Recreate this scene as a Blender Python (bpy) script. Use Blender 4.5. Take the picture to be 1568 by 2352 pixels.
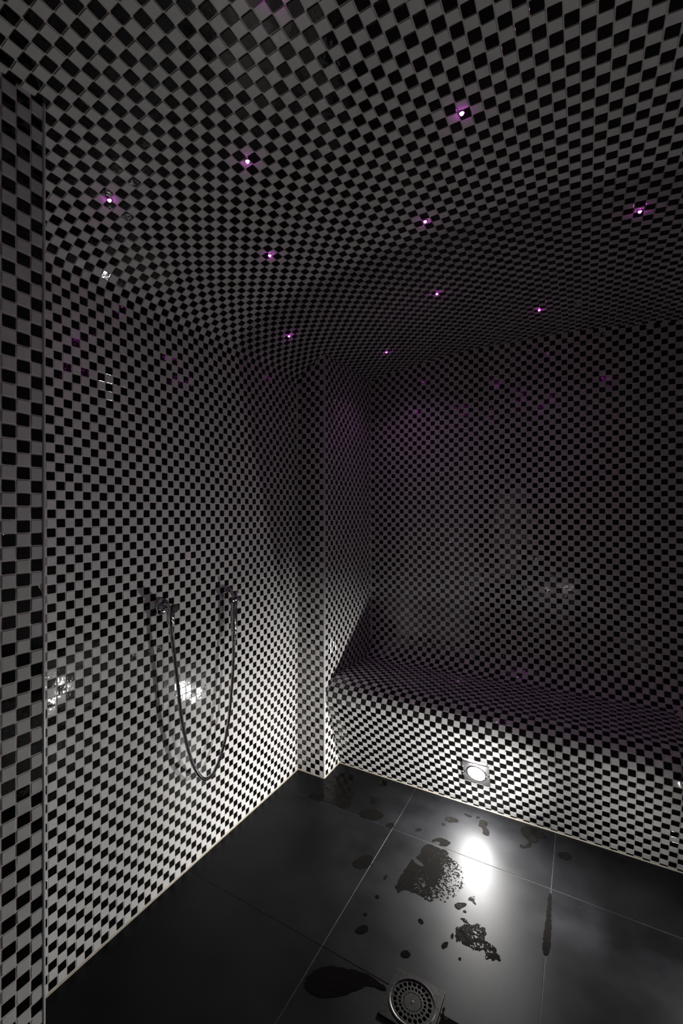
import bpy, bmesh, math, random
import numpy as np
from mathutils import Matrix, Vector

# ------------------------------------------------------------------ scene, camera, world, exposure
for o in list(bpy.data.objects):
    bpy.data.objects.remove(o, do_unlink=True)
SC = bpy.context.scene
COL = SC.collection
P = 0.0265                      # one mosaic pitch in metres; every length below is in pitches
random.seed(7)
RNG = np.random.default_rng(11)

YAW = 0.5316
CAM = (48.534, 0.0, 50.9)       # v (from left wall), u (towards back wall), z
FPX, CX, CY = 1025.5, 734.52, 1177.0
cam_data = bpy.data.cameras.new('camera')
cam = bpy.data.objects.new('camera', cam_data)
COL.objects.link(cam)
cam.location = [c * P for c in CAM]
cam.rotation_euler = (math.pi / 2, 0, YAW)
cam_data.sensor_fit = 'VERTICAL'
cam_data.sensor_height = 36.0
cam_data.lens = FPX / 2352 * 36.0
cam_data.shift_x = (784 - CX) / 2352
cam_data.shift_y = (CY - 1176) / 2352
cam_data.clip_start = 0.01
SC.camera = cam

world = bpy.data.worlds.new('world')
SC.world = world
world.use_nodes = True
world.node_tree.nodes['Background'].inputs[0].default_value = (0, 0, 0, 1)
SC.view_settings.view_transform = 'Standard'
SC.view_settings.look = 'None'
SC.view_settings.gamma = 1.0
SC.view_settings.use_curve_mapping = False
SC.view_settings.exposure = 0.0
try:
    SC.cycles.sample_clamp_indirect = 4.0
    SC.cycles.caustics_reflective = False
    SC.cycles.max_bounces = 6
    SC.cycles.glossy_bounces = 3
    SC.cycles.caustics_refractive = False
except Exception:
    pass

LAMP_POWER = 1180.0              # radiance of the bench lamp lens
SIDE_BEAM = 85.0                # watts of the beam of the side-wing lamp
STAR_POWER = 0.32              # watts of one violet star light

# ------------------------------------------------------------------ geometry constants (pitches)
WIDTH = 76.5
U_BACK, U_PIER, V_PIER = 95.58, 73.85, 6.07
U_NEAR, V_NEAR = 19.1, 12.43
U_FRONT = -14.0
Z_SPRING = 75.24
HALF = [(0, 75.24), (0.05, 76.2), (0.3, 77.1), (0.8, 77.9), (1.4, 78.5), (2.2, 79.05), (3.1, 79.6), (4.0, 80.1),
        (5, 80.65), (6.3, 81.25), (9, 81.95), (12, 82.6), (16, 83.3), (20, 83.82), (25, 84.25), (30, 84.55), (34, 84.66)]


def catmull(pts, n=8):
    p = np.array(pts, float)
    p = np.vstack([2 * p[0] - p[1], p, 2 * p[-1] - p[-2]])
    out = []
    for i in range(1, len(p) - 2):
        for k in range(n):
            t = k / n
            a, b, c, d = p[i - 1], p[i], p[i + 1], p[i + 2]
            out.append(.5 * ((2 * b) + (c - a) * t + (2 * a - 5 * b + 4 * c - d) * t * t + (3 * b - a - 3 * c + d) * t ** 3))
    out.append(p[-2])
    return np.array(out)


class Curve:
    """polyline with arc length"""
    def __init__(self, pts):
        self.p = np.array(pts, float)
        d = np.linalg.norm(np.diff(self.p, axis=0), axis=1)
        self.s = np.concatenate([[0], np.cumsum(d)])
        self.len = self.s[-1]

    def at(self, s):
        return np.array([np.interp(s, self.s, self.p[:, 0]), np.interp(s, self.s, self.p[:, 1])]).T

    def frame(self, s0, s1):
        a, b = self.at(s0), self.at(s1)
        t = b - a
        return (a + b) / 2 * .5 + self.at((s0 + s1) / 2) * .5, t / np.linalg.norm(t)


_left = HALF + [(WIDTH / 2, 84.7)]
ARCH = Curve(catmull(_left + [(WIDTH - x, y) for x, y in reversed(HALF)]))


def arch_z(v):
    return float(np.interp(v, ARCH.p[:, 0], ARCH.p[:, 1]))


_front = [(-15.6, 0.0), (-21.2, 14.75)]
_top = [(-21.2, 14.75), (-21.25, 15.4), (-21.1, 16.2), (-20.65, 17.05), (-20.0, 17.7), (-19.3, 18.12), (-18.4, 18.45),
        (-17.2, 18.65), (-12, 18.6), (-7.3, 18.45), (-4.5, 18.3), (-3.3, 18.35), (-2.4, 18.6), (-1.6, 19.15), (-.95, 19.95),
        (-.45, 20.9), (-.1, 21.8), (0, 22.62)]
BENCH = Curve(np.vstack([np.array(_front)[:1], catmull(_top)]))
FRONT_T = np.array([-5.6, 14.75]) / math.hypot(5.6, 14.75)


def floor_z(u):
    return 0.0 if u < 67.9 else .25 * (u - 67.9) / 12.1


# ------------------------------------------------------------------ helpers
def tag(o, label=None, cat=None, group=None, kind=None):
    if label: o['label'] = label
    if cat: o['category'] = cat
    if group: o['group'] = group
    if kind: o['kind'] = kind
    return o


def link(name, mesh, parent=None, mats=()):
    for m in mats:
        mesh.materials.append(m)
    o = bpy.data.objects.new(name, mesh)
    COL.objects.link(o)
    if parent is not None:
        o.parent = parent
    return o


def empty(name, loc, rot=None):
    o = bpy.data.objects.new(name, None)
    o.empty_display_size = .05
    COL.objects.link(o)
    o.location = [c * P for c in loc]
    return o


def mesh_from(name, verts, faces, smooth=False, scale=P):
    m = bpy.data.meshes.new(name)
    m.from_pydata([tuple(scale * c for c in v) for v in verts], [], faces)
    if smooth:
        m.polygons.foreach_set('use_smooth', [True] * len(m.polygons))
    m.update()
    return m


def box_geo(x0, x1, y0, y1, z0, z1):
    v = [(x0, y0, z0), (x1, y0, z0), (x1, y1, z0), (x0, y1, z0), (x0, y0, z1), (x1, y0, z1), (x1, y1, z1), (x0, y1, z1)]
    f = [(0, 3, 2, 1), (4, 5, 6, 7), (0, 1, 5, 4), (1, 2, 6, 5), (2, 3, 7, 6), (3, 0, 4, 7)]
    return v, f


def box(name, b, mat, parent=None):
    v, f = box_geo(*b)
    return link(name, mesh_from(name, v, f), parent, [mat])


def bevel_box(name, b, mat, parent=None, r=.05, seg=2):
    bm = bmesh.new()
    v, f = box_geo(*b)
    vs = [bm.verts.new([c * P for c in q]) for q in v]
    for q in f:
        bm.faces.new([vs[i] for i in q])
    bmesh.ops.bevel(bm, geom=bm.edges[:], offset=r * P, segments=seg, affect='EDGES')
    m = bpy.data.meshes.new(name)
    bm.to_mesh(m)
    bm.free()
    return link(name, m, parent, [mat])


def basis(origin, ex, ey, ez):
    m = Matrix.Identity(4)
    for i, a in enumerate((ex, ey, ez)):
        for k in range(3):
            m[k][i] = a[k]
    for k in range(3):
        m[k][3] = origin[k] * P
    return m


def axis_basis(origin, z):
    z = Vector(z).normalized()
    x = Vector((0, 0, 1)).cross(z)
    if x.length < 1e-4:
        x = Vector((1, 0, 0))
    x.normalize()
    return basis(origin, x, z.cross(x), z)


def lathe(name, prof, mat, parent=None, mtx=None, n=24, smooth=True):
    """prof: (r, z) from bottom to top in pitches, around local z"""
    verts, faces, rings = [], [], []
    for r, z in prof:
        if r < 1e-5:
            rings.append([len(verts)]); verts.append((0, 0, z))
        else:
            rings.append(list(range(len(verts), len(verts) + n)))
            verts += [(r * math.cos(2 * math.pi * k / n), r * math.sin(2 * math.pi * k / n), z) for k in range(n)]
    for a, b in zip(rings, rings[1:]):
        for k in range(n):
            k2 = (k + 1) % n
            q = [a[k % len(a)], a[k2 % len(a)], b[k2 % len(b)], b[k % len(b)]]
            q2 = []
            for i in q:
                if i not in q2: q2.append(i)
            if len(q2) > 2: faces.append(q2)
    m = mesh_from(name, verts, faces)
    if smooth:
        m.polygons.foreach_set('use_smooth', [True] * len(m.polygons))
        try:
            m.set_sharp_from_angle(angle=math.radians(38))
        except Exception:
            pass
    o = link(name, m, parent, [mat])
    place(o, mtx, parent)
    return o


def root_mtx(o):
    m = Matrix.Identity(4)
    while o is not None:
        m = o.matrix_basis @ m
        o = o.parent
    return m


def place(o, mtx, parent):
    if mtx is None:
        mtx = Matrix.Identity(4)
    o.matrix_basis = (root_mtx(parent).inverted() if parent is not None else Matrix.Identity(4)) @ mtx


def tube(name, pts, rad, mat, parent=None, n=10, caps=True, flat=False):
    """pts world pitches, rad number or list"""
    pts = [Vector(p) for p in pts]
    rs = rad if isinstance(rad, (list, tuple)) else [rad] * len(pts)
    verts, faces = [], []
    up = None
    for i, p in enumerate(pts):
        t = (pts[min(i + 1, len(pts) - 1)] - pts[max(i - 1, 0)]).normalized()
        if up is None:
            up = Vector((1, 0, 0)) if abs(t.x) < .8 else Vector((0, 1, 0))
        x = (up - t * up.dot(t)).normalized()
        up = x
        y = t.cross(x)
        for k in range(n):
            a = 2 * math.pi * k / n
            verts.append(tuple(p + (x * math.cos(a) + y * math.sin(a)) * rs[i]))
    for i in range(len(pts) - 1):
        for k in range(n):
            k2 = (k + 1) % n
            faces.append((i * n + k, i * n + k2, (i + 1) * n + k2, (i + 1) * n + k))
    if caps:
        faces.append(tuple(range(n - 1, -1, -1)))
        faces.append(tuple(range((len(pts) - 1) * n, len(pts) * n)))
    m = mesh_from(name, verts, faces, smooth=not flat)
    try:
        if not flat: m.set_sharp_from_angle(angle=math.radians(50))
    except Exception:
        pass
    o = link(name, m, parent, [mat])
    place(o, None, parent)
    return o


def cut_plate(name, outer, holes, thick, mat, parent, mtx, bevel=0.0):
    """flat plate from 2D outlines with real holes, extruded"""
    cu = bpy.data.curves.new(name, 'CURVE')
    cu.dimensions = '2D'
    cu.fill_mode = 'BOTH'
    cu.extrude = thick / 2 * P
    cu.bevel_depth = bevel * P
    for pl in [outer] + holes:
        sp = cu.splines.new('POLY')
        sp.points.add(len(pl) - 1)
        for q, c in zip(sp.points, pl):
            q.co = (c[0] * P, c[1] * P, 0, 1)
        sp.use_cyclic_u = True
    tmp = bpy.data.objects.new('tmp', cu)
    COL.objects.link(tmp)
    dg = bpy.context.evaluated_depsgraph_get()
    me = bpy.data.meshes.new_from_object(tmp.evaluated_get(dg))
    bpy.data.objects.remove(tmp, do_unlink=True)
    me.name = name
    me.materials.clear()
    o = link(name, me, parent, [mat])
    place(o, mtx, parent)
    return o


def circle(r, n=32, cx=0, cy=0):
    return [(cx + r * math.cos(2 * math.pi * k / n), cy + r * math.sin(2 * math.pi * k / n)) for k in range(n)]


# ------------------------------------------------------------------ materials
def mat(name, col, rough=.5, metal=0.0, spec=.5, emit=None, strength=0.0):
    m = bpy.data.materials.new(name)
    m.use_nodes = True
    b = m.node_tree.nodes['Principled BSDF']
    b.inputs['Base Color'].default_value = (*col, 1)
    b.inputs['Roughness'].default_value = rough
    b.inputs['Metallic'].default_value = metal
    b.inputs['Specular IOR Level'].default_value = spec
    if emit:
        b.inputs['Emission Color'].default_value = (*emit, 1)
        b.inputs['Emission Strength'].default_value = strength
    return m


def add_noise(m, scale, lo, hi, target='Base Color', detail=4, bump=0.0, bscale=None, bdist=.001):
    nt = m.node_tree
    b = nt.nodes['Principled BSDF']
    tc = nt.nodes.new('ShaderNodeNewGeometry')
    n = nt.nodes.new('ShaderNodeTexNoise')
    n.inputs['Scale'].default_value = scale
    n.inputs['Detail'].default_value = detail
    nt.links.new(tc.outputs['Position'], n.inputs['Vector'])
    if target:
        r = nt.nodes.new('ShaderNodeValToRGB')
        r.color_ramp.elements[0].position = .3
        r.color_ramp.elements[1].position = .7
        r.color_ramp.elements[0].color = (*(lo if hasattr(lo, '__len__') else (lo,) * 3), 1)
        r.color_ramp.elements[1].color = (*(hi if hasattr(hi, '__len__') else (hi,) * 3), 1)
        nt.links.new(n.outputs['Fac'], r.inputs['Fac'])
        nt.links.new(r.outputs['Color'], b.inputs[target])
    if bump:
        n2 = nt.nodes.new('ShaderNodeTexNoise')
        n2.inputs['Scale'].default_value = bscale or scale
        n2.inputs['Detail'].default_value = 2
        nt.links.new(tc.outputs['Position'], n2.inputs['Vector'])
        bp = nt.nodes.new('ShaderNodeBump')
        bp.inputs['Strength'].default_value = bump
        bp.inputs['Distance'].default_value = bdist
        nt.links.new(n2.outputs['Fac'], bp.inputs['Height'])
        nt.links.new(bp.outputs['Normal'], b.inputs['Normal'])
    return m


M_WHITE = add_noise(mat('white_glazed_tile', (.78, .78, .77), .07), 30, (.73, .73, .72), (.81, .805, .79), bump=.22, bscale=60, bdist=.0012)
M_BLACK = add_noise(mat('black_glazed_tile', (.005, .0046, .005), .06), 30, None, None, target=None, bump=.22, bscale=60, bdist=.0012)
M_GROUT = add_noise(mat('cream_grout', (.6, .55, .51), .85), 90, (.66, .61, .57), (.75, .70, .65))
M_SEAL = add_noise(mat('cream_sealant', (.55, .5, .4), .6), 60, (.42, .37, .28), (.6, .55, .46))
M_TRIM = add_noise(mat('pale_corner_profile', (.55, .55, .55), .3), 40, (.5, .5, .5), (.6, .6, .6))
M_CHROME = add_noise(mat('chrome', (.62, .61, .63), .08, 1.0), 200, .05, .14, target='Roughness')
M_DARKMETAL = add_noise(mat('dark_cap', (.03, .03, .03), .35, .3), 200, .3, .45, target='Roughness')
M_STEEL = add_noise(mat('dull_steel', (.30, .30, .31), .38, 1.0), 120, .28, .5, target='Roughness')
M_PLATE = add_noise(mat('brushed_lamp_plate', (.2, .195, .2), .35, .9), 150, .28, .42, target='Roughness')
M_GRATE = add_noise(mat('worn_drain_steel', (.02, .02, .019), .5, 1.0), 160, (.010, .010, .010), (.034, .033, .031))
M_LIP = add_noise(mat('drain_lip_steel', (.085, .085, .08), .35, 1.0), 120, .28, .45, target='Roughness')
M_DRAIN_SHADE = add_noise(mat('drain_shade', (.004, .004, .004), .9), 30, .002, .006)  # black that paints the shade inside the drain
M_JOINT = add_noise(mat('floor_joint', (.025, .025, .025), .8), 25, (.010, .010, .010), (.045, .045, .043))
M_LENS = mat('lamp_lens', (.9, .9, .9), .3, emit=(1.0, .985, .96), strength=LAMP_POWER)
M_LENS2 = mat('side_lamp_lens', (.9, .9, .9), .3, emit=(1.0, .985, .96), strength=LAMP_POWER * .12)
M_STAR = mat('violet_star_lens', (.8, .6, .8), .3, emit=(1.0, .06, 1.0), strength=40.0)
M_GLASS = mat('door_window_glass', (.1, .1, .1), .2, emit=(1.0, .90, .84), strength=.22)
M_UNSEEN_DARK = add_noise(mat('unseen_dark_front', (.012, .012, .013), .08), 3, .06, .1, target='Roughness')  # dark finish of the unseen front, chosen to soak up bounced light
M_FRONT_DARK = add_noise(mat('bounce_cut_backing', (.05, .05, .05), .5), 20, (.04, .04, .04), (.06, .06, .06))  # dark backing of the unseen front wall, keeps bounced light down


def slate():
    m = mat('dark_slate', (.03, .031, .034), .36, spec=.15)
    nt = m.node_tree
    b = nt.nodes['Principled BSDF']
    g = nt.nodes.new('ShaderNodeNewGeometry')
    big = nt.nodes.new('ShaderNodeTexNoise'); big.inputs['Scale'].default_value = 5; big.inputs['Detail'].default_value = 6
    fine = nt.nodes.new('ShaderNodeTexNoise'); fine.inputs['Scale'].default_value = 160; fine.inputs['Detail'].default_value = 3
    spk = nt.nodes.new('ShaderNodeTexVoronoi'); spk.inputs['Scale'].default_value = 55
    for n in (big, fine, spk):
        nt.links.new(g.outputs['Position'], n.inputs['Vector'])
    r = nt.nodes.new('ShaderNodeValToRGB')
    r.color_ramp.elements[0].position = .35; r.color_ramp.elements[0].color = (.004, .0042, .005, 1)
    r.color_ramp.elements[1].position = .72; r.color_ramp.elements[1].color = (.014, .0142, .016, 1)
    nt.links.new(big.outputs['Fac'], r.inputs['Fac'])
    s = nt.nodes.new('ShaderNodeValToRGB')      # pale mineral flecks
    s.color_ramp.elements[0].position = .0; s.color_ramp.elements[0].color = (1, 1, 1, 1)
    s.color_ramp.elements[1].position = .055; s.color_ramp.elements[1].color = (0, 0, 0, 1)
    nt.links.new(spk.outputs['Distance'], s.inputs['Fac'])
    mx = nt.nodes.new('ShaderNodeMixRGB'); mx.inputs['Color2'].default_value = (.16, .16, .16, 1)
    nt.links.new(s.outputs['Color'], mx.inputs['Fac'])
    nt.links.new(r.outputs['Color'], mx.inputs['Color1'])
    nt.links.new(mx.outputs['Color'], b.inputs['Base Color'])
    rr = nt.nodes.new('ShaderNodeMapRange')
    rr.inputs['To Min'].default_value = .38; rr.inputs['To Max'].default_value = .58
    nt.links.new(big.outputs['Fac'], rr.inputs['Value'])
    nt.links.new(rr.outputs['Result'], b.inputs['Roughness'])
    bp = nt.nodes.new('ShaderNodeBump'); bp.inputs['Strength'].default_value = .12; bp.inputs['Distance'].default_value = .0006
    nt.links.new(fine.outputs['Fac'], bp.inputs['Height'])
    nt.links.new(bp.outputs['Normal'], b.inputs['Normal'])
    return m


M_SLATE = slate()
M_WATER = add_noise(mat('water_on_slate', (.006, .0055, .005), .16, spec=.1), 40, None, None, target=None, bump=.5, bscale=45, bdist=.002)

# ------------------------------------------------------------------ tiles
TW = .895                       # face width of a full tile
_ch = .045


def ring(hx, hy, c):
    return [(hx - c, -hy), (hx, -hy + c), (hx, hy - c), (hx - c, hy), (-hx + c, hy), (-hx, hy - c), (-hx, -hy + c), (-hx + c, -hy)]


_FACES = [tuple(range(16, 24))]
for _k in range(8):
    _k2 = (_k + 1) % 8
    _FACES.append((8 + _k, 8 + _k2, 16 + _k2, 16 + _k))
    _FACES.append((_k, _k2, 8 + _k2, 8 + _k))
_UNIT = [(x, y, -.13) for x, y in ring(TW / 2, TW / 2, _ch)] + [(x, y, -.016) for x, y in ring(TW / 2, TW / 2, _ch)] + \
        [(x, y, 0.0) for x, y in ring(TW / 2 - .02, TW / 2 - .02, _ch)]
TILE_MESH = []
for _m in (M_WHITE, M_BLACK):
    _me = mesh_from('tile_' + _m.name, _UNIT, _FACES)
    _me.materials.append(_m)
    TILE_MESH.append(_me)


class Field:
    """collects tile cells: centre c, in-plane axes ex, ey, outward normal n, face widths, colour"""
    def __init__(self):
        self.c, self.ex, self.ey, self.n, self.w, self.b = [], [], [], [], [], []

    def add(self, c, ex, ey, n, wx, wy, black):
        if wx < .14 or wy < .14:
            return
        self.c.append(c); self.ex.append(ex); self.ey.append(ey); self.n.append(n); self.w.append((wx, wy)); self.b.append(black)

    def build(self, parent, keep=300, xmin=0, visible=True):
        c = np.array(self.c, float); ex = np.array(self.ex, float); n = np.array(self.n, float)
        w = np.array(self.w, float); b = np.array(self.b, bool)
        ey = np.array(self.ey, float)
        N = len(c)
        tilt = RNG.normal(0, .012, (N, 2))
        n = n + ex * tilt[:, :1] + ey * tilt[:, 1:]
        n /= np.linalg.norm(n, axis=1)[:, None]
        tw = RNG.normal(0, .008, N)[:, None]
        ex = ex + ey * tw
        ex = ex - n * (ex * n).sum(1)[:, None]
        ex /= np.linalg.norm(ex, axis=1)[:, None]
        ey = np.cross(n, ex)
        c = c + n * RNG.normal(0, .008, N)[:, None] + ex * RNG.normal(0, .008, N)[:, None] + ey * RNG.normal(0, .008, N)[:, None]
        big = np.zeros(N, bool)
        if visible:
            d = c - np.array(CAM)
            sa, ca = math.sin(YAW), math.cos(YAW)
            Y = d[:, 1] * ca - d[:, 0] * sa
            X = d[:, 1] * sa + d[:, 0] * ca
            ok = Y > 1
            Ys = np.where(ok, Y, 1)
            px, py = CX + FPX * X / Ys, CY - FPX * d[:, 2] / Ys
            ok &= (px > xmin) & (px < 1568) & (py > 0) & (py < 2352)
            area = np.abs((d * n).sum(1)) / Ys ** 3 * w[:, 0] * w[:, 1]
            area[~ok] = -1
            order = np.argsort(-area)[:keep]
            big[order[area[order] > 0]] = True
        for i in np.nonzero(big)[0]:
            o = bpy.data.objects.new('tile', TILE_MESH[1 if b[i] else 0])
            COL.objects.link(o)
            o.parent = parent
            mt = basis(c[i], ex[i] * (w[i, 0] / TW), ey[i] * (w[i, 1] / TW), n[i])
            place(o, mt, parent)
        rest = np.nonzero(~big)[0]
        if len(rest) == 0:
            return
        c, ex, ey, n, w, b = c[rest], ex[rest], ey[rest], n[rest], w[rest], b[rest]
        R = len(rest)
        V = np.zeros((R, 24, 3))
        hx, hy = w[:, 0] / 2, w[:, 1] / 2
        for lvl, (ins, z) in enumerate(((0, -.13), (0, -.016), (.02, 0.0))):
            ax, ay = hx - ins, hy - ins
            for k in range(8):
                q = ring(1, 1, 0)[k]
                onx = k in (0, 3, 4, 7)
                lx = q[0] * (ax - (_ch if onx else 0))
                ly = q[1] * (ay - (0 if onx else _ch))
                V[:, lvl * 8 + k] = c + ex * lx[:, None] + ey * ly[:, None] + n * z
        m = bpy.data.meshes.new('tiles')
        m.vertices.add(R * 24)
        m.vertices.foreach_set('co', (V * P).ravel())
        fl = np.array([i for f in _FACES for i in f])
        tot = np.array([len(f) for f in _FACES])
        L = len(fl)
        loops = (fl[None, :] + 24 * np.arange(R)[:, None]).ravel()
        m.loops.add(R * L)
        m.loops.foreach_set('vertex_index', loops.astype(np.int32))
        st = np.concatenate([[0], np.cumsum(tot)[:-1]])
        m.polygons.add(R * len(tot))
        m.polygons.foreach_set('loop_start', (st[None, :] + L * np.arange(R)[:, None]).ravel().astype(np.int32))
        m.polygons.foreach_set('material_index', np.repeat(b.astype(np.int32), len(tot)))
        m.update(calc_edges=True)
        m.validate()
        m.shade_flat()
        o = link('tiles', m, parent, [M_WHITE, M_BLACK])
        place(o, None, parent)
        tag(o, kind='stuff')


def cells(start, lo, hi):
    """unit cells on the grid start+n clipped to lo..hi -> (index, a, b)"""
    n = math.floor(lo - start + 1e-6)
    while start + n < hi - 1e-6:
        a, b = max(start + n, lo), min(start + n + 1, hi)
        if b - a > .2:
            yield n, a, b
        n += 1


GAP = 1 - TW
ZP = np.array([0, 0, 1.0]); UP = np.array([0, 1.0, 0]); VP = np.array([1.0, 0, 0])
GR = .03                       # grout lies this far behind the tile faces


def lamp_clear(v, s):
    return abs(v - LAMP_V) > 1.95 or abs(s - LAMP_S) > 1.95


LAMP_V, LAMP_S = 33.37, 8.27     # centre of the bench lamp: v and distance up the sloping bench front

# left wall ---------------------------------------------------------------
wl = box('wall_left', (-4, -GR, U_NEAR - 2, U_BACK + 4, -1.5, 76.4), M_GROUT)
tag(wl, 'left wall of black and white checkered mosaic carrying the hand shower', kind='structure')
F = Field()
for k, a, b in cells(25.89, U_NEAR - 1, U_PIER):
    for r, z0, z1 in cells(.24, .12, Z_SPRING):
        zc = (z0 + z1) / 2
        le = (-.0185 if zc > 50.7 else -.003) * (zc - 50.7)      # the tile columns lean slightly towards the entrance
        eb = min(b, U_PIER - le)
        F.add((0, (a + eb) / 2 + le, zc), UP, ZP, VP, eb - a - GAP, z1 - z0 - GAP, (k + r) % 2 == 0)
F.build(wl, xmin=104)
# back wall ---------------------------------------------------------------
wb = box('wall_back', (V_PIER - 2, WIDTH + 4, U_BACK + GR, U_BACK + 4, 17, 86.5), M_GROUT)
tag(wb, 'back wall of checkered mosaic rising above the bench', kind='structure')
F = Field()
for m_, a, b in cells(6.09, V_PIER, WIDTH):
    top = max(arch_z(a), arch_z(b)) + .3
    for r, z0, z1 in cells(.62, 22.62, top):
        if z0 < top:
            le = .25 * max(0, (50 - z0) / 27.4)
            F.add((max((a + b) / 2 + le, V_PIER + (b - a) / 2), U_BACK, (z0 + z1) / 2), VP, ZP, -UP, b - a - GAP, z1 - z0 - GAP, (m_ + r) % 2 == 1)
F.build(wb)
# corner pier -------------------------------------------------------------
wp = box('wall_pier', (-4, V_PIER - GR, U_PIER + GR, U_BACK + 4, -1.5, 83.5), M_GROUT)
tag(wp, 'narrow checkered pier standing in the corner between left wall and bench', kind='structure')
F = Field()
for c_, a, b in cells(0, 0, 6):
    top = max(arch_z(a), arch_z(b)) + .3
    for r, z0, z1 in cells(.31, floor_z(74) + .1, top):
        F.add(((a + b) / 2, U_PIER, (z0 + z1) / 2), VP, ZP, -UP, b - a - GAP, z1 - z0 - GAP, (c_ + r) % 2 == 0)
for j, a, b in cells(74.35, 74.35, U_BACK):
    zb = max(BENCH.p[:, 1][np.abs(BENCH.p[:, 0] - ((a + b) / 2 - U_BACK)) < .8].max(), 0) if (a + b) / 2 > U_BACK - 15.6 - .2 else .2
    inside = (a + b) / 2 - U_BACK
    for r, z0, z1 in cells(.35, .25, arch_z(6.3) + .3):
        zc = (z0 + z1) / 2
        front_u = -15.6 - 5.6 * zc / 14.75 if zc < 14.75 else None
        if front_u is not None and inside > front_u + 1.2:
            continue
        if front_u is None and zc < 17.4 and inside > -19.5:
            continue
        F.add((V_PIER, (a + b) / 2, zc), -UP, ZP, VP, b - a - GAP, z1 - z0 - GAP, (j + r) % 2 == 0)
F.build(wp)
tr = tube('corner_trim', [(V_PIER - .14, U_PIER + .17, z) for z in (floor_z(74), 40, 83)], .2, M_TRIM, wp, n=12)
# near pier ---------------------------------------------------------------
wn = box('wall_entrance_pier', (-4, V_NEAR - GR, U_FRONT - 4, U_NEAR - GR, -1.5, 84.5), M_GROUT)
tag(wn, 'dark checkered pier at the left edge beside the entrance', kind='structure')
F = Field()
for c_ in range(0, 33):
    b = U_NEAR - c_; a = b - 1
    for r, z0, z1 in cells(.34, .1, arch_z(V_NEAR) + .3):
        F.add((V_NEAR, (a + b) / 2, (z0 + z1) / 2), UP, ZP, VP, TW, z1 - z0 - GAP, (c_ + r) % 2 == 0)
for c_, a, b in cells(0, 0, V_NEAR - .1):
    for r, z0, z1 in cells(.34, .1, arch_z(a) + .3):
        F.add(((a + b) / 2, U_NEAR, (z0 + z1) / 2), -VP, ZP, UP, b - a - GAP, z1 - z0 - GAP, (c_ + r) % 2 == 0)
F.build(wn)
tube('corner_trim', [(V_NEAR - .12, U_NEAR - .05, z) for z in (0, 40, 84)], .17, M_TRIM, wn, n=12)
# right wall --------------------------------------------------------------
wr = box('wall_right', (WIDTH + .35, WIDTH + 4, U_FRONT - 4, U_BACK + 4, -1.5, 76.4), M_GROUT)
tag(wr, 'right wall of checkered mosaic outside the picture', kind='structure')
F = Field()
for k, a, b in cells(25.89, U_FRONT, U_BACK):
    for r, z0, z1 in cells(.24, .12, Z_SPRING):
        if z0 < 22.4 and b > U_FRONT + 23.5:
            continue                        # behind the bench wing
        F.add((WIDTH, (a + b) / 2, (z0 + z1) / 2), -UP, ZP, -VP, b - a - GAP, z1 - z0 - GAP, (k + r) % 2 == 0)
F.build(wr, visible=False)
# entrance side behind the camera: unseen front, made dark to cut bounced light --------------------
wf = box('wall_front', (-4, WIDTH + 4, U_FRONT - 4, U_FRONT - .6, -1.5, 86.5), M_FRONT_DARK)
tag(wf, 'unseen front wall behind the viewer, made dark to absorb bounced light', kind='structure')
for k in range(5):
    a = V_NEAR + .2 + k * 12.8
    bevel_box('bounce_cut_panel', (a, a + 12.5, U_FRONT - .7, U_FRONT - .3, .3, 80), M_UNSEEN_DARK, wf, r=.08)  # added dark panels, out of view, that weaken the bounce
dr = bevel_box('door_1', (16, 44, U_FRONT - .5, U_FRONT + .3, .3, 74), M_UNSEEN_DARK, r=.12)
tag(dr, 'dark glass entrance door with a pale lit strip behind the viewer', kind='structure')
bevel_box('window_pane', (17.5, 26, U_FRONT + .2, U_FRONT + .4, 24, 60), M_GLASS, dr, r=.05)

# ceiling vault -----------------------------------------------------------
out = []
Np = len(ARCH.p)
for i, q in enumerate(ARCH.p):
    t = ARCH.p[min(i + 1, Np - 1)] - ARCH.p[max(i - 1, 0)]
    t = t / np.linalg.norm(t)
    out.append((q + np.array([-t[1], t[0]]) * .085, q + np.array([-t[1], t[0]]) * 3.5))
verts, faces = [], []
for i, (a, b) in enumerate(out):
    for u in (U_FRONT - 4, U_BACK + 4):
        verts += [(a[0], u, a[1]), (b[0], u, b[1])]
for i in range(Np - 1):
    o4, n4 = i * 4, i * 4 + 4
    faces += [(o4, o4 + 2, n4 + 2, n4), (o4 + 1, n4 + 1, n4 + 3, o4 + 3), (o4, n4, n4 + 1, o4 + 1), (o4 + 2, o4 + 3, n4 + 3, n4 + 2)]
cl = link('ceiling', mesh_from('ceiling', verts, faces), None, [M_GROUT])
tag(cl, 'low vaulted ceiling covered with black and white mosaic', kind='structure')
F = Field()
rc = [.48, 1.43, 2.38, 3.31, 4.28, 5.24, 6.22, 7.14, 8.03, 8.89, 9.86, 10.82, 11.79, 12.76, 13.73]   # row centres along the vault
while rc[-1] < 25.2: rc.append(rc[-1] + .966)
while rc[-1] + .996 < ARCH.len - .4: rc.append(rc[-1] + .996)
edges = [0.0] + [(p_ + q_) / 2 for p_, q_ in zip(rc, rc[1:])] + [min(rc[-1] + .5, ARCH.len)]
for q in range(len(rc)):
    s0, s1 = edges[q], edges[q + 1]
    c2, t2 = ARCH.frame(s0, s1)
    t3 = np.array([t2[0], 0, t2[1]]); n3 = np.array([t2[1], 0, -t2[0]])
    for k, a, b in cells(25.39, U_FRONT, U_BACK):
        uc = (a + b) / 2
        if (c2[0] < V_PIER - .8 and uc > U_PIER + .8) or (c2[0] < V_NEAR - .8 and uc < U_NEAR - .8):
            continue
        F.add((c2[0], uc, c2[1]), UP, t3, n3, b - a - GAP, s1 - s0 - GAP, (k + q + 75) % 2 == 0)
F.build(cl, xmin=104)

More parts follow.
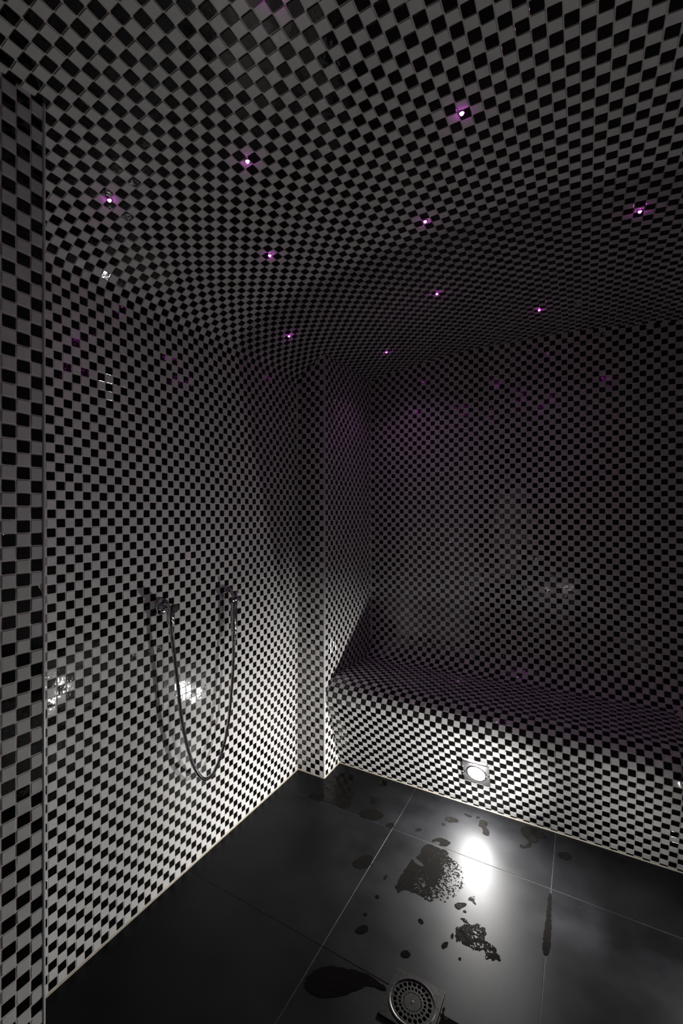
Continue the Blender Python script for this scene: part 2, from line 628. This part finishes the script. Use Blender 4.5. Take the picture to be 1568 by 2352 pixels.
# floor -------------------------------------------------------------------
fl = link('floor', mesh_from('floor', *box_geo(-4, WIDTH + 4, U_FRONT - 4, U_BACK + 4, -3, -.16)), None, [M_JOINT])
tag(fl, 'floor of large dark slate slabs, wet in patches', kind='structure')
ve = [.06, 22.2, 44.85, 67.5, WIDTH]
ue = [U_FRONT, -.05, 22.6, 45.25, 67.9, 82.0]
for i in range(4):
    for j in range(5):
        x0, x1, y0, y1 = ve[i] + .05, ve[i + 1] - .05, ue[j] + .05, ue[j + 1] - .05
        tz = [floor_z(y) for y in (y0, y0, y1, y1)]
        e = .022
        vs = [(x0, y0, -.8), (x1, y0, -.8), (x1, y1, -.8), (x0, y1, -.8),
              (x0, y0, tz[0] - e), (x1, y0, tz[1] - e), (x1, y1, tz[2] - e), (x0, y1, tz[3] - e),
              (x0 + e, y0 + e, tz[0]), (x1 - e, y0 + e, tz[1]), (x1 - e, y1 - e, tz[2]), (x0 + e, y1 - e, tz[3])]
        fs = [(3, 2, 1, 0), (8, 9, 10, 11)]
        for k in range(4):
            k2 = (k + 1) % 4
            fs += [(k, k2, 4 + k2, 4 + k), (4 + k, 4 + k2, 8 + k2, 8 + k)]
        link('slab', mesh_from('slab', vs, fs), fl, [M_SLATE])
# joint filler between slabs
for i in (1, 2, 3):
    for (y0, y1) in ((U_FRONT, 67.9), (67.9, 81)):
        v_, f_ = box_geo(ve[i] - .05, ve[i] + .05, y0, y1, -.5, -.03)
        for n_ in (4, 5): v_[n_] = (v_[n_][0], v_[n_][1], floor_z(y0) - .03)
        for n_ in (6, 7): v_[n_] = (v_[n_][0], v_[n_][1], floor_z(y1) - .03)
        link('joint', mesh_from('joint', v_, f_), fl, [M_JOINT])
for j in (1, 2, 3, 4):
    box('joint', (0, WIDTH, ue[j] - .05, ue[j] + .05, -.5, -.03), M_JOINT, fl)


def bead(a, b, parent, side):
    """sealant bead between wall foot and floor: a, b floor points, side = inward direction"""
    a, b, s = Vector(a), Vector(b), Vector(side) * .11
    v_ = [a - s * .5, a + s, a + Vector((0, 0, .16)) - s * .2, b - s * .5, b + s, b + Vector((0, 0, .16)) - s * .2]
    f_ = [(0, 1, 4, 3), (1, 2, 5, 4), (2, 0, 3, 5), (0, 2, 1), (3, 4, 5)]
    link('sealant_bead', mesh_from('sealant_bead', [tuple(x) for x in v_], f_), parent, [M_SEAL])


bead((0, U_NEAR, 0), (0, 67.9, 0), wl, (1, 0, 0))
bead((0, 67.9, 0), (0, U_PIER, floor_z(U_PIER)), wl, (1, 0, 0))
bead((0, U_PIER, floor_z(U_PIER)), (V_PIER, U_PIER, floor_z(U_PIER)), wp, (0, -1, 0))
bead((V_PIER, U_PIER, floor_z(U_PIER)), (V_PIER, 80, floor_z(80)), wp, (1, 0, 0))

# bench -------------------------------------------------------------------
bench = empty('tiled_bench', (V_PIER + 25, U_BACK - 15.6, floor_z(80)))
tag(bench, 'built-in checkered bench with rounded edge and undercut front along back wall', 'bench')


def bench_body(prof, lo, hi, fn):
    """sweep the bench profile from lo to hi; fn(d, along, z) -> world"""
    pp = []
    for i, q in enumerate(prof):
        t = prof[min(i + 1, len(prof) - 1)] - prof[max(i - 1, 0)]
        t = t / np.linalg.norm(t)
        pp.append(q + np.array([t[1], -t[0]]) * .085)
    pp = [np.array([-15.5, -.6])] + pp + [np.array([.04, 22.62]), np.array([.04, -.6])]
    n = len(pp)
    vs = [fn(q[0], lo, q[1]) for q in pp] + [fn(q[0], hi, q[1]) for q in pp]
    fs = [(i, i + n, (i + 1) % n + n, (i + 1) % n) for i in range(n)] + [tuple(range(n)), tuple(range(2 * n - 1, n - 1, -1))]
    m = mesh_from('body', vs, fs)
    o = link('body', m, bench, [M_GROUT])
    place(o, None, bench)
    return o


bench_body(BENCH.p, V_PIER - .05, WIDTH - .1, lambda d, a, z: (a, U_BACK + d, z))
DV = WIDTH - .25
bench_body(BENCH.p, U_FRONT + 24, U_BACK - .2, lambda d, a, z: (DV + d * .78, a, z))
F = Field()
rows = [(0, 0.12, .72)]
s = .72; r = 1
while r < 20:
    rows.append((r, s, s + 1)); s += 1; r += 1
n_up = 40 - 20 + 1                          # rows 20..40 up to the wall, laid slightly wider
for k in range(n_up):
    rows.append((r, s, s + (BENCH.len - 19.72) / n_up)); s += (BENCH.len - 19.72) / n_up; r += 1
for r, s0, s1 in rows:
    c2, t2 = BENCH.frame(s0, s1)
    t3 = np.array([0, t2[0], t2[1]]); n3 = np.array([0, -t2[1], t2[0]])
    w_ = -c2[0] / 21.0                      # 0 at the wall, 1 at the nose
    pitch, st_ = 1 - .013 * w_, 6.09 + .42 - .17 * max(0, 1 - w_ / .06)
    for m_ in range(-1, 73):
        a, b = max(st_ + m_ * pitch, V_PIER), min(st_ + (m_ + 1) * pitch, WIDTH)
        if b - a < .2 or (s0 < 15 and not lamp_clear((a + b) / 2, (s0 + s1) / 2)):
            continue
        sl = -.013 * m_ / 21.0
        ex = np.array([1.0, 0, 0]) - t3 * (sl * t2[0])
        ex = ex / np.linalg.norm(ex)
        F.add(((a + b) / 2, U_BACK + c2[0], c2[1]), ex, t3, n3, b - a - GAP, s1 - s0 - GAP, (m_ + r) % 2 == 0)
for r, s0, s1 in rows:
    c2, t2 = BENCH.frame(s0, s1)
    k_ = np.array([t2[0] * .78, t2[1]]); k_ = k_ / np.linalg.norm(k_)
    t3 = np.array([k_[0], 0, k_[1]]); n3 = np.array([-k_[1], 0, k_[0]])
    for m_, a, b in cells(25.89, U_FRONT + 24, U_BACK - .4 if s0 > 34.5 else 76):
        if s0 < 15 and abs((a + b) / 2 - 61.5) < 1.95 and abs((s0 + s1) / 2 - LAMP_S) < 1.95:
            continue
        F.add((DV + c2[0] * .78, (a + b) / 2, c2[1]), -UP, t3, n3, b - a - GAP, s1 - s0 - GAP, (m_ + r) % 2 == 1)
F.build(bench)
# sealant bead along the bench foot
v_ = []
for x in (V_PIER, WIDTH):
    v_ += [(x, 80.2, .1), (x, 79.75, floor_z(79.8) - .02), (x, 79.85, floor_z(79.8) + .26)]
so = link('sealant_bead', mesh_from('sealant_bead', v_, [(0, 1, 4, 3), (1, 2, 5, 4), (2, 0, 3, 5)]), bench, [M_SEAL])
place(so, None, bench)


# bench lamps -------------------------------------------------------------
def bench_lamp(origin, ex, ey, ez, label, lens=None, bulge=.5, beam=None):
    t = empty('bench_lamp', origin)
    tag(t, label, 'lamp')
    m = basis(np.array(origin) + np.array(ez) * .145, ex, ey, ez)
    h = 2.06
    sq = [(-h, -h), (h, -h), (h, h), (-h, h)]
    cut_plate('plate', sq, [circle(1.45, 40)], .14, M_PLATE, t, m, bevel=.03)
    lathe('lens_ring', [(1.18, 0), (1.52, .02), (1.52, .14), (1.42, .17), (1.24, .12), (1.18, 0)], M_STEEL, t, m, n=40)
    dome = [(1.2 * math.cos(a), .05 + bulge * math.sin(a)) for a in [math.pi / 2 * k / 8 for k in range(9)]]
    dome[-1] = (0, .05 + bulge)
    lathe('lens', dome, lens or M_LENS, t, m, n=40)
    for sx in (-1, 1):
        lathe('screw', [(.13, 0), (.13, .12), (.08, .17), (0, .17)], M_CHROME, t, m @ Matrix.Translation((sx * 1.78 * P, sx * .1 * P, .05 * P)), n=12)
    if beam:
        ld = bpy.data.lights.new('lamp_beam', 'SPOT')
        ld.energy, ld.color = SIDE_BEAM, (1.0, .985, .96)
        ld.spot_size, ld.spot_blend, ld.shadow_soft_size = math.radians(72), 1.0, .9 * P
        lo = bpy.data.objects.new('lamp_beam', ld)
        COL.objects.link(lo)
        lo.parent = t
        at_ = Vector(origin) + Vector(ez) * .75
        place(lo, axis_basis(at_, at_ - Vector(beam)), t)
    return t


fp = BENCH.at(LAMP_S)
bench_lamp((LAMP_V, U_BACK + fp[0], fp[1]), (1, 0, 0), (0, FRONT_T[0], FRONT_T[1]), (0, -FRONT_T[1], -FRONT_T[0] * -1),
           'glowing round white lamp in a square metal plate set in the bench front')
k_ = np.array([FRONT_T[0] * .78, FRONT_T[1]]); k_ = k_ / np.linalg.norm(k_)
bench_lamp((DV + fp[0] * .78, 61.5, fp[1]), (0, -1, 0), (k_[0], 0, k_[1]), (-k_[1], 0, k_[0]),
           'white bench lamp under the side wing of the bench, outside the picture at right', M_LENS2, .25, (0, 73, 3))


# ceiling star lights -----------------------------------------------------
def star(v, u, label, boost=1.0):
    z = arch_z(v)
    i = np.argmin(np.abs(ARCH.p[:, 0] - v))
    t2 = ARCH.p[min(i + 3, len(ARCH.p) - 1)] - ARCH.p[max(i - 3, 0)]
    t2 = t2 / np.linalg.norm(t2)
    n = (t2[1], 0, -t2[0])
    t = empty('star_light', (v, u, z))
    tag(t, label, 'light', 'violet star lights in the vaulted ceiling')
    m = axis_basis((v, u, z), n)
    lathe('bezel', [(.17, -.02), (.27, -.02), (.27, .05), (.22, .09), (.17, .06)], M_CHROME, t, m, n=16)
    dome = [(.17 * math.cos(a), .04 + .2 * math.sin(a)) for a in [math.pi / 2 * k / 5 for k in range(6)]]
    dome[-1] = (0, .24)
    lathe('lens', dome, M_STAR, t, m, n=16)
    ld = bpy.data.lights.new('star_glow', 'SPOT')
    ld.spot_size = math.radians(124)
    ld.spot_blend = 1.0
    ld.energy = STAR_POWER * boost
    ld.color = (.82, .34, .95)
    ld.shadow_soft_size = .15 * P
    lo = bpy.data.objects.new('star_glow', ld)
    COL.objects.link(lo)
    lo.parent = t
    place(lo, m @ Matrix.Translation((0, 0, .35 * P)) @ Matrix.Rotation(math.pi, 4, 'X'), t)


STARS = [(8.27, 27.47, 'violet star light nearest the left wall, level with the entrance pier'),
         (21.39, 32.72, 'bright violet star light in the upper left part of the ceiling'),
         (39.73, 38.61, 'violet star light highest in the right half of the ceiling'),
         (32.83, 50.71, 'violet star light near the middle of the ceiling, below the highest right one'),
         (53.96, 60.16, 'dim violet star light farthest right on the ceiling'),
         (14.79, 44.96, 'violet star light left of centre, between the upper left and pier ones'),
         (29.27, 68.15, 'small violet star light midway between ceiling centre and back wall'),
         (42.31, 82.57, 'violet star light close to the back wall on the right'),
         (5.49, 62.75, 'violet star light just above the corner pier near the left wall'),
         (14.64, 83.88, 'small violet star light right of the corner pier near back wall', 3.4),
         (31.3, 23.3, 'violet star light cut by the top edge of the picture')]
for s_ in STARS:
    star(*s_)

# hand shower on the left wall ---------------------------------------------
hs = empty('hand_shower', (0, 46.5, 34))
tag(hs, 'chrome trigger hand shower with looped metal hose on left wall', 'shower')
vu, vz = 40.76, 38.32
ax = axis_basis((0, vu, vz), (1, 0, 0))
out_ = lathe('wall_outlet', [(1.1, 0), (1.12, .08), (1.08, .25), (.95, .42), (.75, .52), (.56, .56), (.55, .7), (.55, 2.2), (.53, 2.3), (0, 2.3)], M_CHROME, hs, ax, n=32)
cap = lathe('knob', [(.5, 2.28), (.56, 2.32), (.56, 2.62), (.5, 2.7), (0, 2.7)], M_DARKMETAL, out_, ax, n=28)
for a_ in (.4, 2.2, 4.1):
    lathe('stud', [(.07, 2.68), (.07, 2.73), (0, 2.74)], M_DARKMETAL, out_, ax @ Matrix.Translation((.27 * P * math.cos(a_), .27 * P * math.sin(a_), 0)), n=8)
dn = axis_basis((1.75, vu, vz), (0, 0, -1))
lathe('elbow', [(.40, .2), (.40, .62), (.44, .7), (.50, .78), (.50, 1.28), (.46, 1.36), (.46, 1.42), (.50, 1.46), (.49, 1.9), (.40, 2.1), (.34, 2.12)], M_CHROME, out_, dn, n=24)
hose_pts = [(1.75, 40.76, 36.6), (1.8, 40.74, 36.0), (1.9, 41.0, 33.47), (1.9, 41.44, 30.47), (1.9, 41.89, 27.42), (1.9, 42.34, 23.75), (1.9, 43.03, 20.52),
            (1.9, 44.04, 17.08), (1.9, 45.09, 14.76), (1.9, 46.17, 13.17), (1.9, 46.93, 12.59), (1.9, 48.07, 12.45), (1.9, 49.42, 13.57),
            (1.9, 50.72, 15.89), (1.9, 51.68, 18.78), (1.9, 52.27, 22.56), (1.9, 52.67, 25.79), (1.88, 52.9, 29.1), (1.8, 53.05, 30.56), (1.75, 53.1, 31.0)]
hp = catmull(hose_pts, 10)
hd = np.concatenate([[0], np.cumsum(np.linalg.norm(np.diff(hp, axis=0), axis=1))])
# a couple of smoothing passes, then ribs every 0.12 pitch
nn = int(hd[-1] / .10)
sp = np.linspace(0, hd[-1], nn)
hp = np.array([np.interp(sp, hd, hp[:, k]) for k in range(3)]).T
for _ in range(40):
    hp[1:-1] = .5 * hp[1:-1] + .25 * (hp[2:] + hp[:-2])
tube('hose', [tuple(q) for q in hp], [.26 if k % 2 else .215 for k in range(nn)], M_CHROME, hs, n=18, flat=True)
# handset hanging upright in its hook
hu, hv = 53.31, 1.6
upm = axis_basis((hv, hu, 0), (.0, .0, 1))
hset = lathe('handset', [(.24, 30.4), (.30, 30.55), (.31, 31.0), (.40, 31.1), (.42, 31.9), (.40, 32.1), (.46, 32.2), (.47, 32.5), (.42, 32.65),
                         (.47, 32.75), (.49, 34.5), (.49, 36.1), (.44, 36.3), (.56, 36.4), (.58, 36.75), (.5, 36.95), (.34, 37.1), (.30, 37.6), (0, 37.65)],
             M_CHROME, hs, upm, n=24)
for k in range(10):
    a_ = 2 * math.pi * k / 10
    tube('grip_rib', [(hv + .48 * math.cos(a_), hu + .48 * math.sin(a_), z) for z in (32.85, 34.5, 36.0)], .045, M_CHROME, hset, n=6)
bar = axis_basis((hv + .05, hu - .85, 37.35), (0.05, 1, 0))
lathe('spray_head', [(0, 0), (.42, 0), (.45, .05), (.45, .5), (.36, .56), (.34, 1.1), (.38, 1.16), (.46, 1.2), (.46, 1.62), (.42, 1.68), (0, 1.68)], M_CHROME, hset, bar, n=24)
lathe('spray_face', [(0, -.03), (.38, -.03), (.40, .02)], M_DARKMETAL, hset, bar, n=24)
lathe('spray_cap', [(.40, 1.66), (.38, 1.72), (0, 1.72)], M_DARKMETAL, hset, bar, n=24)
tube('trigger', [(1.75, 53.45, 37.5), (2.15, 53.4, 38.0), (2.3, 53.35, 38.6), (2.25, 53.3, 38.8)], [.14, .17, .19, .12], M_CHROME, hset, n=10)
wall_ax = axis_basis((0, 53.87, 38.5), (1, 0, 0))
hk = lathe('wall_hook', [(.55, 0), (.56, .1), (.48, .2), (.3, .28), (.26, .6), (0, .62)], M_CHROME, hs, wall_ax, n=24)
tube('hook_arm', [(.4, 53.87, 38.5), (.8, 53.75, 38.35), (1.2, 53.5, 38.0), (1.5, 53.35, 37.6)], [.26, .27, .26, .24], M_CHROME, hk, n=12)

# floor drain -------------------------------------------------------------
fd = empty('floor_drain', (33.3, 44.75, 0))
tag(fd, 'square metal floor drain with round perforated grate in the slate floor', 'drain')
dm = basis((33.3, 44.75, .05), (1, 0, 0), (0, 1, 0), (0, 0, 1))
h = 2.68
cut_plate('frame', [(-h, -h), (h, -h), (h, h), (-h, h)], [circle(2.3, 48)], .12, M_GRATE, fd, dm, bevel=.025)
for (x0, x1, y0, y1) in ((-h, h, -h - .03, -h + .07), (-h, h, h - .07, h + .03), (-h - .03, -h + .07, -h, h), (h - .07, h + .03, -h, h)):
    o = bevel_box('frame_lip', (x0, x1, y0, y1, -.05, .09), M_LIP, fd, r=.03)
    place(o, dm, fd)
lathe('ring', [(2.2, -.05), (2.2, .1), (2.26, .14), (2.36, .14), (2.42, .08), (2.42, -.05)], M_LIP, fd, dm, n=56)
holes = []
for rad, cnt, hr, ph in ((.90, 24, .092, 0), (1.30, 22, .16, .16), (1.79, 22, .225, .05)):
    for k in range(cnt):
        a_ = 2 * math.pi * k / cnt + ph
        holes.append(circle(hr, 12, rad * math.cos(a_), rad * math.sin(a_)))
gr = cut_plate('grate', circle(2.18, 56), holes, .1, M_GRATE, fd, dm, bevel=.03)
lathe('shade_disc', [(2.25, -.02), (0, -.02)], M_DRAIN_SHADE, fd, basis((33.3, 44.75, .02), (1, 0, 0), (0, 1, 0), (0, 0, 1)), n=40)  # flat black disc painted as the shade below the grate holes
lathe('screw', [(.2, .0), (.2, .07), (.15, .09), (.09, .09), (.08, .06), (0, .06)], M_LIP, fd, dm, n=20)


# water on the floor ------------------------------------------------------
PUDDLES = [
    ('wide speckled water patch on the slate slab left of the bright lamp glare', 1,
     [(28.09,67.61),(29.15,67.53),(30.14,67.62),(31.21,67.58),(31.28,66.59),(32.31,66.36),(33.41,65.75),(34.03,64.57),(34.75,62.08),(34.09,61.37),(34.15,60.2),(33.7,59.79),(33.11,58.28),(32.48,58.63),(31.87,58.42),(31.45,57.59),(30.42,57.71),(29.41,58.01),(28.74,57.62),(28.37,58.01),(27.62,57.49),(27.37,56.59),(27.06,57.24),(26.53,57.4),(26.73,58.3),(26.48,59.29),(26.73,60.28),(26.58,61.04),(26.94,61.78),(26.84,62.78),(26.95,63.39),(27.62,62.88),(28.38,62.63),(28.96,63.14),(28.05,63.67),(27.34,63.9),(27.65,64.92),(27.5,66.37)]),
    ('crescent-shaped wet mark just behind the wide speckled water patch', 0,
     [(28.39,68.37),(28.66,69.22),(29.54,69.82),(30.46,69.75),(31.1,69.52),(30.86,68.71),(30.28,68.05),(29.57,68.07),(29.69,68.81),(29.06,68.75),(28.68,68.24)]),
    ('elongated two-lobed wet mark on the slab between the lamp glare and the bench', 0,
     [(28.72,74.37),(29.34,75.17),(30.13,75.28),(31.01,75.0),(30.91,74.28),(30.14,74.16),(29.71,73.7),(29.05,73.88)]),
    ('small oval wet mark just in front of the two-lobed wet mark', 0,
     [(28.62,72.97),(28.87,73.29),(29.39,72.97),(29.35,72.52),(28.86,72.56)]),
    ('small ragged wet mark near the slab joint crossing, left of the crescent mark', 0,
     [(25.41,69.32),(25.7,70.12),(26.34,70.06),(26.28,69.6),(25.61,69.12)]),
    ('thin slanted wet streak close to the bench foot below the lamp', 0,
     [(31.2,77.15),(31.99,77.26),(32.76,77.12),(32.53,76.64),(31.72,76.64)]),
    ('tiny round wet spot between the thin streak and the long footprint-like mark', 0,
     [(33.21,77.26),(33.53,77.67),(33.94,77.45),(33.72,76.98),(33.34,76.92)]),
    ('long footprint-like wet mark right of the lamp glare near the bench', 0,
     [(33.78,76.68),(34.42,77.15),(35.12,76.88),(35.31,76.12),(35.07,75.67),(35.65,75.25),(35.94,74.17),(35.57,73.59),(34.81,73.94),(34.94,74.64),(34.39,75.17),(33.91,75.33),(34.03,76.05)]),
    ('hooked wet blot at the lower edge of the bright lamp glare', 0,
     [(35.42,60.5),(35.85,61.27),(36.32,61.55),(36.2,60.82),(36.69,60.23),(36.45,60.1),(35.99,60.55),(35.71,60.38)]),
    ('smooth-edged wet blot just below the wide speckled water patch', 0,
     [(34.14,58.81),(34.56,59.34),(35.47,59.8),(35.55,59.42),(34.92,58.28),(34.48,58.37)]),
    ('tiny ragged wet spot between the smooth-edged blot and the lower droplet cluster', 0,
     [(35.33,58.31),(35.56,58.66),(35.8,58.52),(35.7,58.26)]),
    ('single oval wet spot midway between the speckled patch and the drain', 0,
     [(30.82,54.31),(30.96,54.62),(31.42,54.53),(31.58,54.17),(31.36,53.87),(30.99,54.02)]),
    ('small ragged wet spot beside the long slab joint, left of the speckled patch', 0,
     [(24.63,58.04),(24.74,58.69),(25.05,58.7),(24.98,58.09),(24.91,57.8)]),
    ('tapering cluster of water droplets on the slab below the lamp glare', 2,
     [(35.12,57.11),(35.93,57.58),(36.32,56.96),(36.74,56.88),(36.9,57.04),(37.37,57.7),(37.82,57.39),(38.39,57.47),(38.3,56.91),(38.58,56.64),(38.31,56.3),(38.5,55.8),(39.0,55.61),(39.58,55.48),(39.98,55.26),(39.96,54.79),(40.44,54.62),(40.57,54.04),(40.02,53.83),(39.44,53.59),(38.91,53.5),(39.0,54.0),(38.64,54.47),(38.25,54.07),(37.74,53.83),(37.15,54.0),(36.51,53.86),(36.06,54.13),(35.57,53.77),(35.62,54.35),(35.31,54.41),(35.33,55.16),(35.08,55.58),(35.7,56.14),(35.95,56.8),(35.61,56.99)]),
    ('twin-lobed wet spot at the lower left of the tapering droplet cluster', 0,
     [(34.16,52.42),(34.33,52.87),(34.62,53.28),(34.88,53.19),(34.89,52.79),(34.6,52.21),(34.37,52.19)]),
    ('narrow wet spot touching the left side of the tapering droplet cluster', 0,
     [(34.81,54.24),(34.94,54.74),(35.18,54.57),(35.19,53.91),(34.99,53.92)]),
    ('tiny round wet spot below the tapering droplet cluster, right of the drain', 0,
     [(36.28,51.96),(36.45,52.26),(36.65,52.06),(36.56,51.77),(36.37,51.79)]),
    ('large mottled wet patch on the floor in front of the corner pier', 3,
     [(6.22,67.67),(6.73,69.58),(7.26,71.55),(7.72,74.04),(7.33,75.89),(8.12,77.4),(9.9,77.61),(11.23,76.79),(11.41,74.87),(12.53,73.81),(12.98,72.89),(12.95,71.49),(13.91,69.83),(13.86,68.54),(12.7,68.09),(11.09,68.45),(9.39,68.36),(8.18,67.66),(7.15,67.64)]),
    ('ragged wet mark at the foot of the bench, right of the corner pier', 0,
     [(15.29,78.06),(15.94,78.94),(16.9,78.73),(17.31,77.72),(16.81,76.83),(15.74,77.33)]),
    ('kidney-shaped wet mark on the corner slab, right of the mottled wet patch', 0,
     [(15.77,73.32),(16.34,73.64),(17.15,73.2),(17.42,72.26),(17.08,71.63),(16.57,71.99),(16.37,72.76)]),
    ('broad leaf-shaped puddle on the slab joint in front of the corner pier', 0,
     [(15.87,68.64),(16.57,69.45),(17.4,70.59),(18.7,70.66),(19.94,70.04),(19.63,68.78),(18.9,68.08),(17.79,67.93),(16.57,67.73)]),
    ('small squarish wet mark at the slab joint crossing beside the leaf-shaped puddle', 0,
     [(20.86,67.95),(21.05,68.72),(21.77,69.13),(22.17,68.89),(22.14,67.84),(21.32,67.74)]),
    ('fin-shaped dark puddle on the left side of the long slab joint', 0,
     [(19.66,58.23),(20.32,60.03),(21.09,60.89),(22.03,60.88),(22.14,59.07),(21.73,58.23),(20.58,57.55)]),
    ('hook-tailed wet mark near the bench foot, far right of the lamp glare', 0,
     [(39.95,78.1),(40.37,78.81),(41.42,79.36),(42.39,79.28),(43.65,78.14),(43.46,77.53),(42.43,77.24),(42.58,76.14),(42.1,75.63),(41.75,75.67),(41.87,74.96),(41.23,73.84),(40.44,73.67),(40.16,74.09),(40.35,74.48),(40.85,74.19),(41.34,75.05),(41.51,75.73),(40.75,76.28),(40.16,76.76)]),
    ('dark wet blot beyond the rightmost slab joint, close to the bench', 0,
     [(45.18,74.99),(45.7,75.65),(46.43,76.15),(47.21,75.78),(46.82,74.32),(45.64,74.35)]),
    ('long dark wet trail running from the left into the floor drain', 0,
     [(23.11,43.49),(26.96,44.83),(28.06,45.12),(29.35,44.91),(30.52,44.91),(30.46,44.46),(29.61,44.3),(28.98,44.22),(28.22,43.65),(27.08,41.98),(24.99,40.27),(22.26,40.31)]),
    ('dark wet patch at the right edge of the floor drain', 0,
     [(36.24,45.48),(36.3,46.21),(36.35,45.09),(37.17,45.27),(37.88,45.27),(38.65,44.92),(36.6,43.36),(36.1,44.13)]),
    ('lone squarish dark wet spot on the slab just above the drain corner', 0,
     [(30.39,49.29),(30.7,49.84),(31.41,49.77),(31.55,49.37),(31.19,48.92),(30.63,48.83)]),
    ('long dark wet wedge lying along the slab joint right of the droplet cluster', 0,
     [(44.68,66.87),(44.97,67.05),(45.2,61.7),(45.3,57.76),(44.51,57.12),(44.46,59.75),(44.62,63.78)]),
    ('tiny wet fleck right of the long slab joint, upper of three small ones', 0,
     [(24.77,54.71),(25.01,55.17),(25.48,54.91),(25.35,54.38)]),
    ('tiny wet fleck right of the long slab joint, middle of three small ones', 0,
     [(24.52,51.62),(24.83,51.93),(25.12,51.69),(24.89,51.27)]),
    ('ragged dark wet spot right of the long slab joint, lowest and largest of three', 0,
     [(24.6,49.12),(25.22,50.34),(26.02,50.22),(26.01,49.34),(24.99,48.67)]),
]


def vnoise(x, y, seed):
    def h_(i, j):
        n = np.sin(i * 127.1 + j * 311.7 + seed * 74.7) * 43758.5453
        return n - np.floor(n)
    i, j = np.floor(x), np.floor(y)
    fx, fy = x - i, y - j
    fx, fy = fx * fx * (3 - 2 * fx), fy * fy * (3 - 2 * fy)
    return (h_(i, j) * (1 - fx) + h_(i + 1, j) * fx) * (1 - fy) + (h_(i, j + 1) * (1 - fx) + h_(i + 1, j + 1) * fx) * fy


def sdf(poly, X, Y):
    p = np.array(poly)
    d = np.full(X.shape, 1e9)
    ins = np.zeros(X.shape, bool)
    for (ax_, ay_), (bx_, by_) in zip(p, np.roll(p, -1, 0)):
        ex, ey = bx_ - ax_, by_ - ay_
        t = np.clip(((X - ax_) * ex + (Y - ay_) * ey) / (ex * ex + ey * ey + 1e-9), 0, 1)
        d = np.minimum(d, np.hypot(X - ax_ - t * ex, Y - ay_ - t * ey))
        c = (ay_ > Y) != (by_ > Y)
        with np.errstate(divide='ignore', invalid='ignore'):
            xi = ax_ + (Y - ay_) / (by_ - ay_ if by_ != ay_ else 1e-9) * ex
        ins ^= c & (X < xi)
    return np.where(ins, d, -d)


def puddle(idx, label, mode, poly):
    for _ in range(1 if mode else 2):       # round the corners
        poly = [q for a_, b_ in zip(poly, poly[1:] + poly[:1])
                for q in ((.75 * a_[0] + .25 * b_[0], .75 * a_[1] + .25 * b_[1]), (.25 * a_[0] + .75 * b_[0], .25 * a_[1] + .75 * b_[1]))]
    p = np.array(poly)
    lo, hi = p.min(0) - .3, p.max(0) + .3
    size = max(hi - lo)
    st = .05 if mode else max(.045, size / 80)
    gx, gy = np.arange(lo[0], hi[0] + st, st), np.arange(lo[1], hi[1] + st, st)
    X, Y = np.meshgrid(gx, gy, indexing='ij')
    f = sdf(poly, X, Y)
    rough_e = .10 if size < 3 else .16
    f = f + rough_e * (vnoise(X * 3.1, Y * 3.1, idx) - .5) + rough_e * .6 * (vnoise(X * 7, Y * 7, idx + 9) - .5)
    if mode:
        n1 = vnoise(X * 5.5 + .8 * vnoise(X * 2, Y * 2, 3), Y * 5.5 + .8 * vnoise(X * 2, Y * 2, 8), idx + 20)
        n2 = vnoise(X * 11, Y * 11, idx + 31)
        cell = .65 * n1 + .35 * n2
        if mode == 1:     # dry gaps multiply towards the glare
            g = np.clip((X - 28.0) / 5.0, 0, 1) * .44 + .17 + .2 * np.exp(-((X - 29.3) ** 2 + (Y - 60) ** 2) / 2.2)
            g = g - .35 * np.exp(-((X - 30.6) ** 2 / .5 + (Y - 62.5) ** 2 / 9)) - .25 * np.exp(-((X - 27.6) ** 2 / .6 + (Y - 59.5) ** 2 / 3))
        elif mode == 2:
            g = .36 + .14 * (vnoise(X * .9, Y * .9, 5) - .3) - .30 * np.exp(-((X - 36.4) ** 2 + (Y - 54.9) ** 2) / .5)
        else:
            g = .36 * np.clip((12 - X) / 4, 0, 1) * np.clip((Y - 66) / 4, 0, 1)
        f = np.minimum(f, (cell - g) * .8)
    verts, vid, faces = [], {}, []

    def vert(key, x, y):
        if key not in vid:
            vid[key] = len(verts)
            verts.append((x, y, floor_z(y) + .022))
        return vid[key]
    nx, ny = f.shape
    F4 = f > 0
    act = F4[:-1, :-1] | F4[1:, :-1] | F4[1:, 1:] | F4[:-1, 1:]
    for i, j in zip(*np.nonzero(act)):
        cs = [(i, j), (i + 1, j), (i + 1, j + 1), (i, j + 1)]
        poly_ = []
        for k in range(4):
            a, b = cs[k], cs[(k + 1) % 4]
            fa, fb = f[a], f[b]
            if fa > 0:
                poly_.append(vert(a, gx[a[0]], gy[a[1]]))
            if (fa > 0) != (fb > 0):
                t = fa / (fa - fb)
                key = (min(a, b), max(a, b))
                poly_.append(vert(key, gx[a[0]] + t * (gx[b[0]] - gx[a[0]]), gy[a[1]] + t * (gy[b[1]] - gy[a[1]])))
        if len(poly_) > 2:
            faces.append(tuple(poly_))
    if not faces:
        return
    # rounded-off rim: boundary edges drop to the slab
    cnt = {}
    for q in faces:
        for a, b in zip(q, q[1:] + q[:1]):
            if (b, a) in cnt:
                del cnt[(b, a)]
            else:
                cnt[(a, b)] = 1
    low = {}
    for a, b in cnt:
        for w_ in (a, b):
            if w_ not in low:
                low[w_] = len(verts)
                x, y, z = verts[w_]
                verts.append((x, y, z - .03))
        faces.append((b, a, low[a], low[b]))
    m = mesh_from('puddle', verts, faces)
    o = link('puddle', m, None, [M_WATER])
    tag(o, label, 'puddle', 'water patches on the slate floor')


for i_, (lab_, mode_, poly_) in enumerate(PUDDLES):
    puddle(i_, lab_, mode_, poly_)
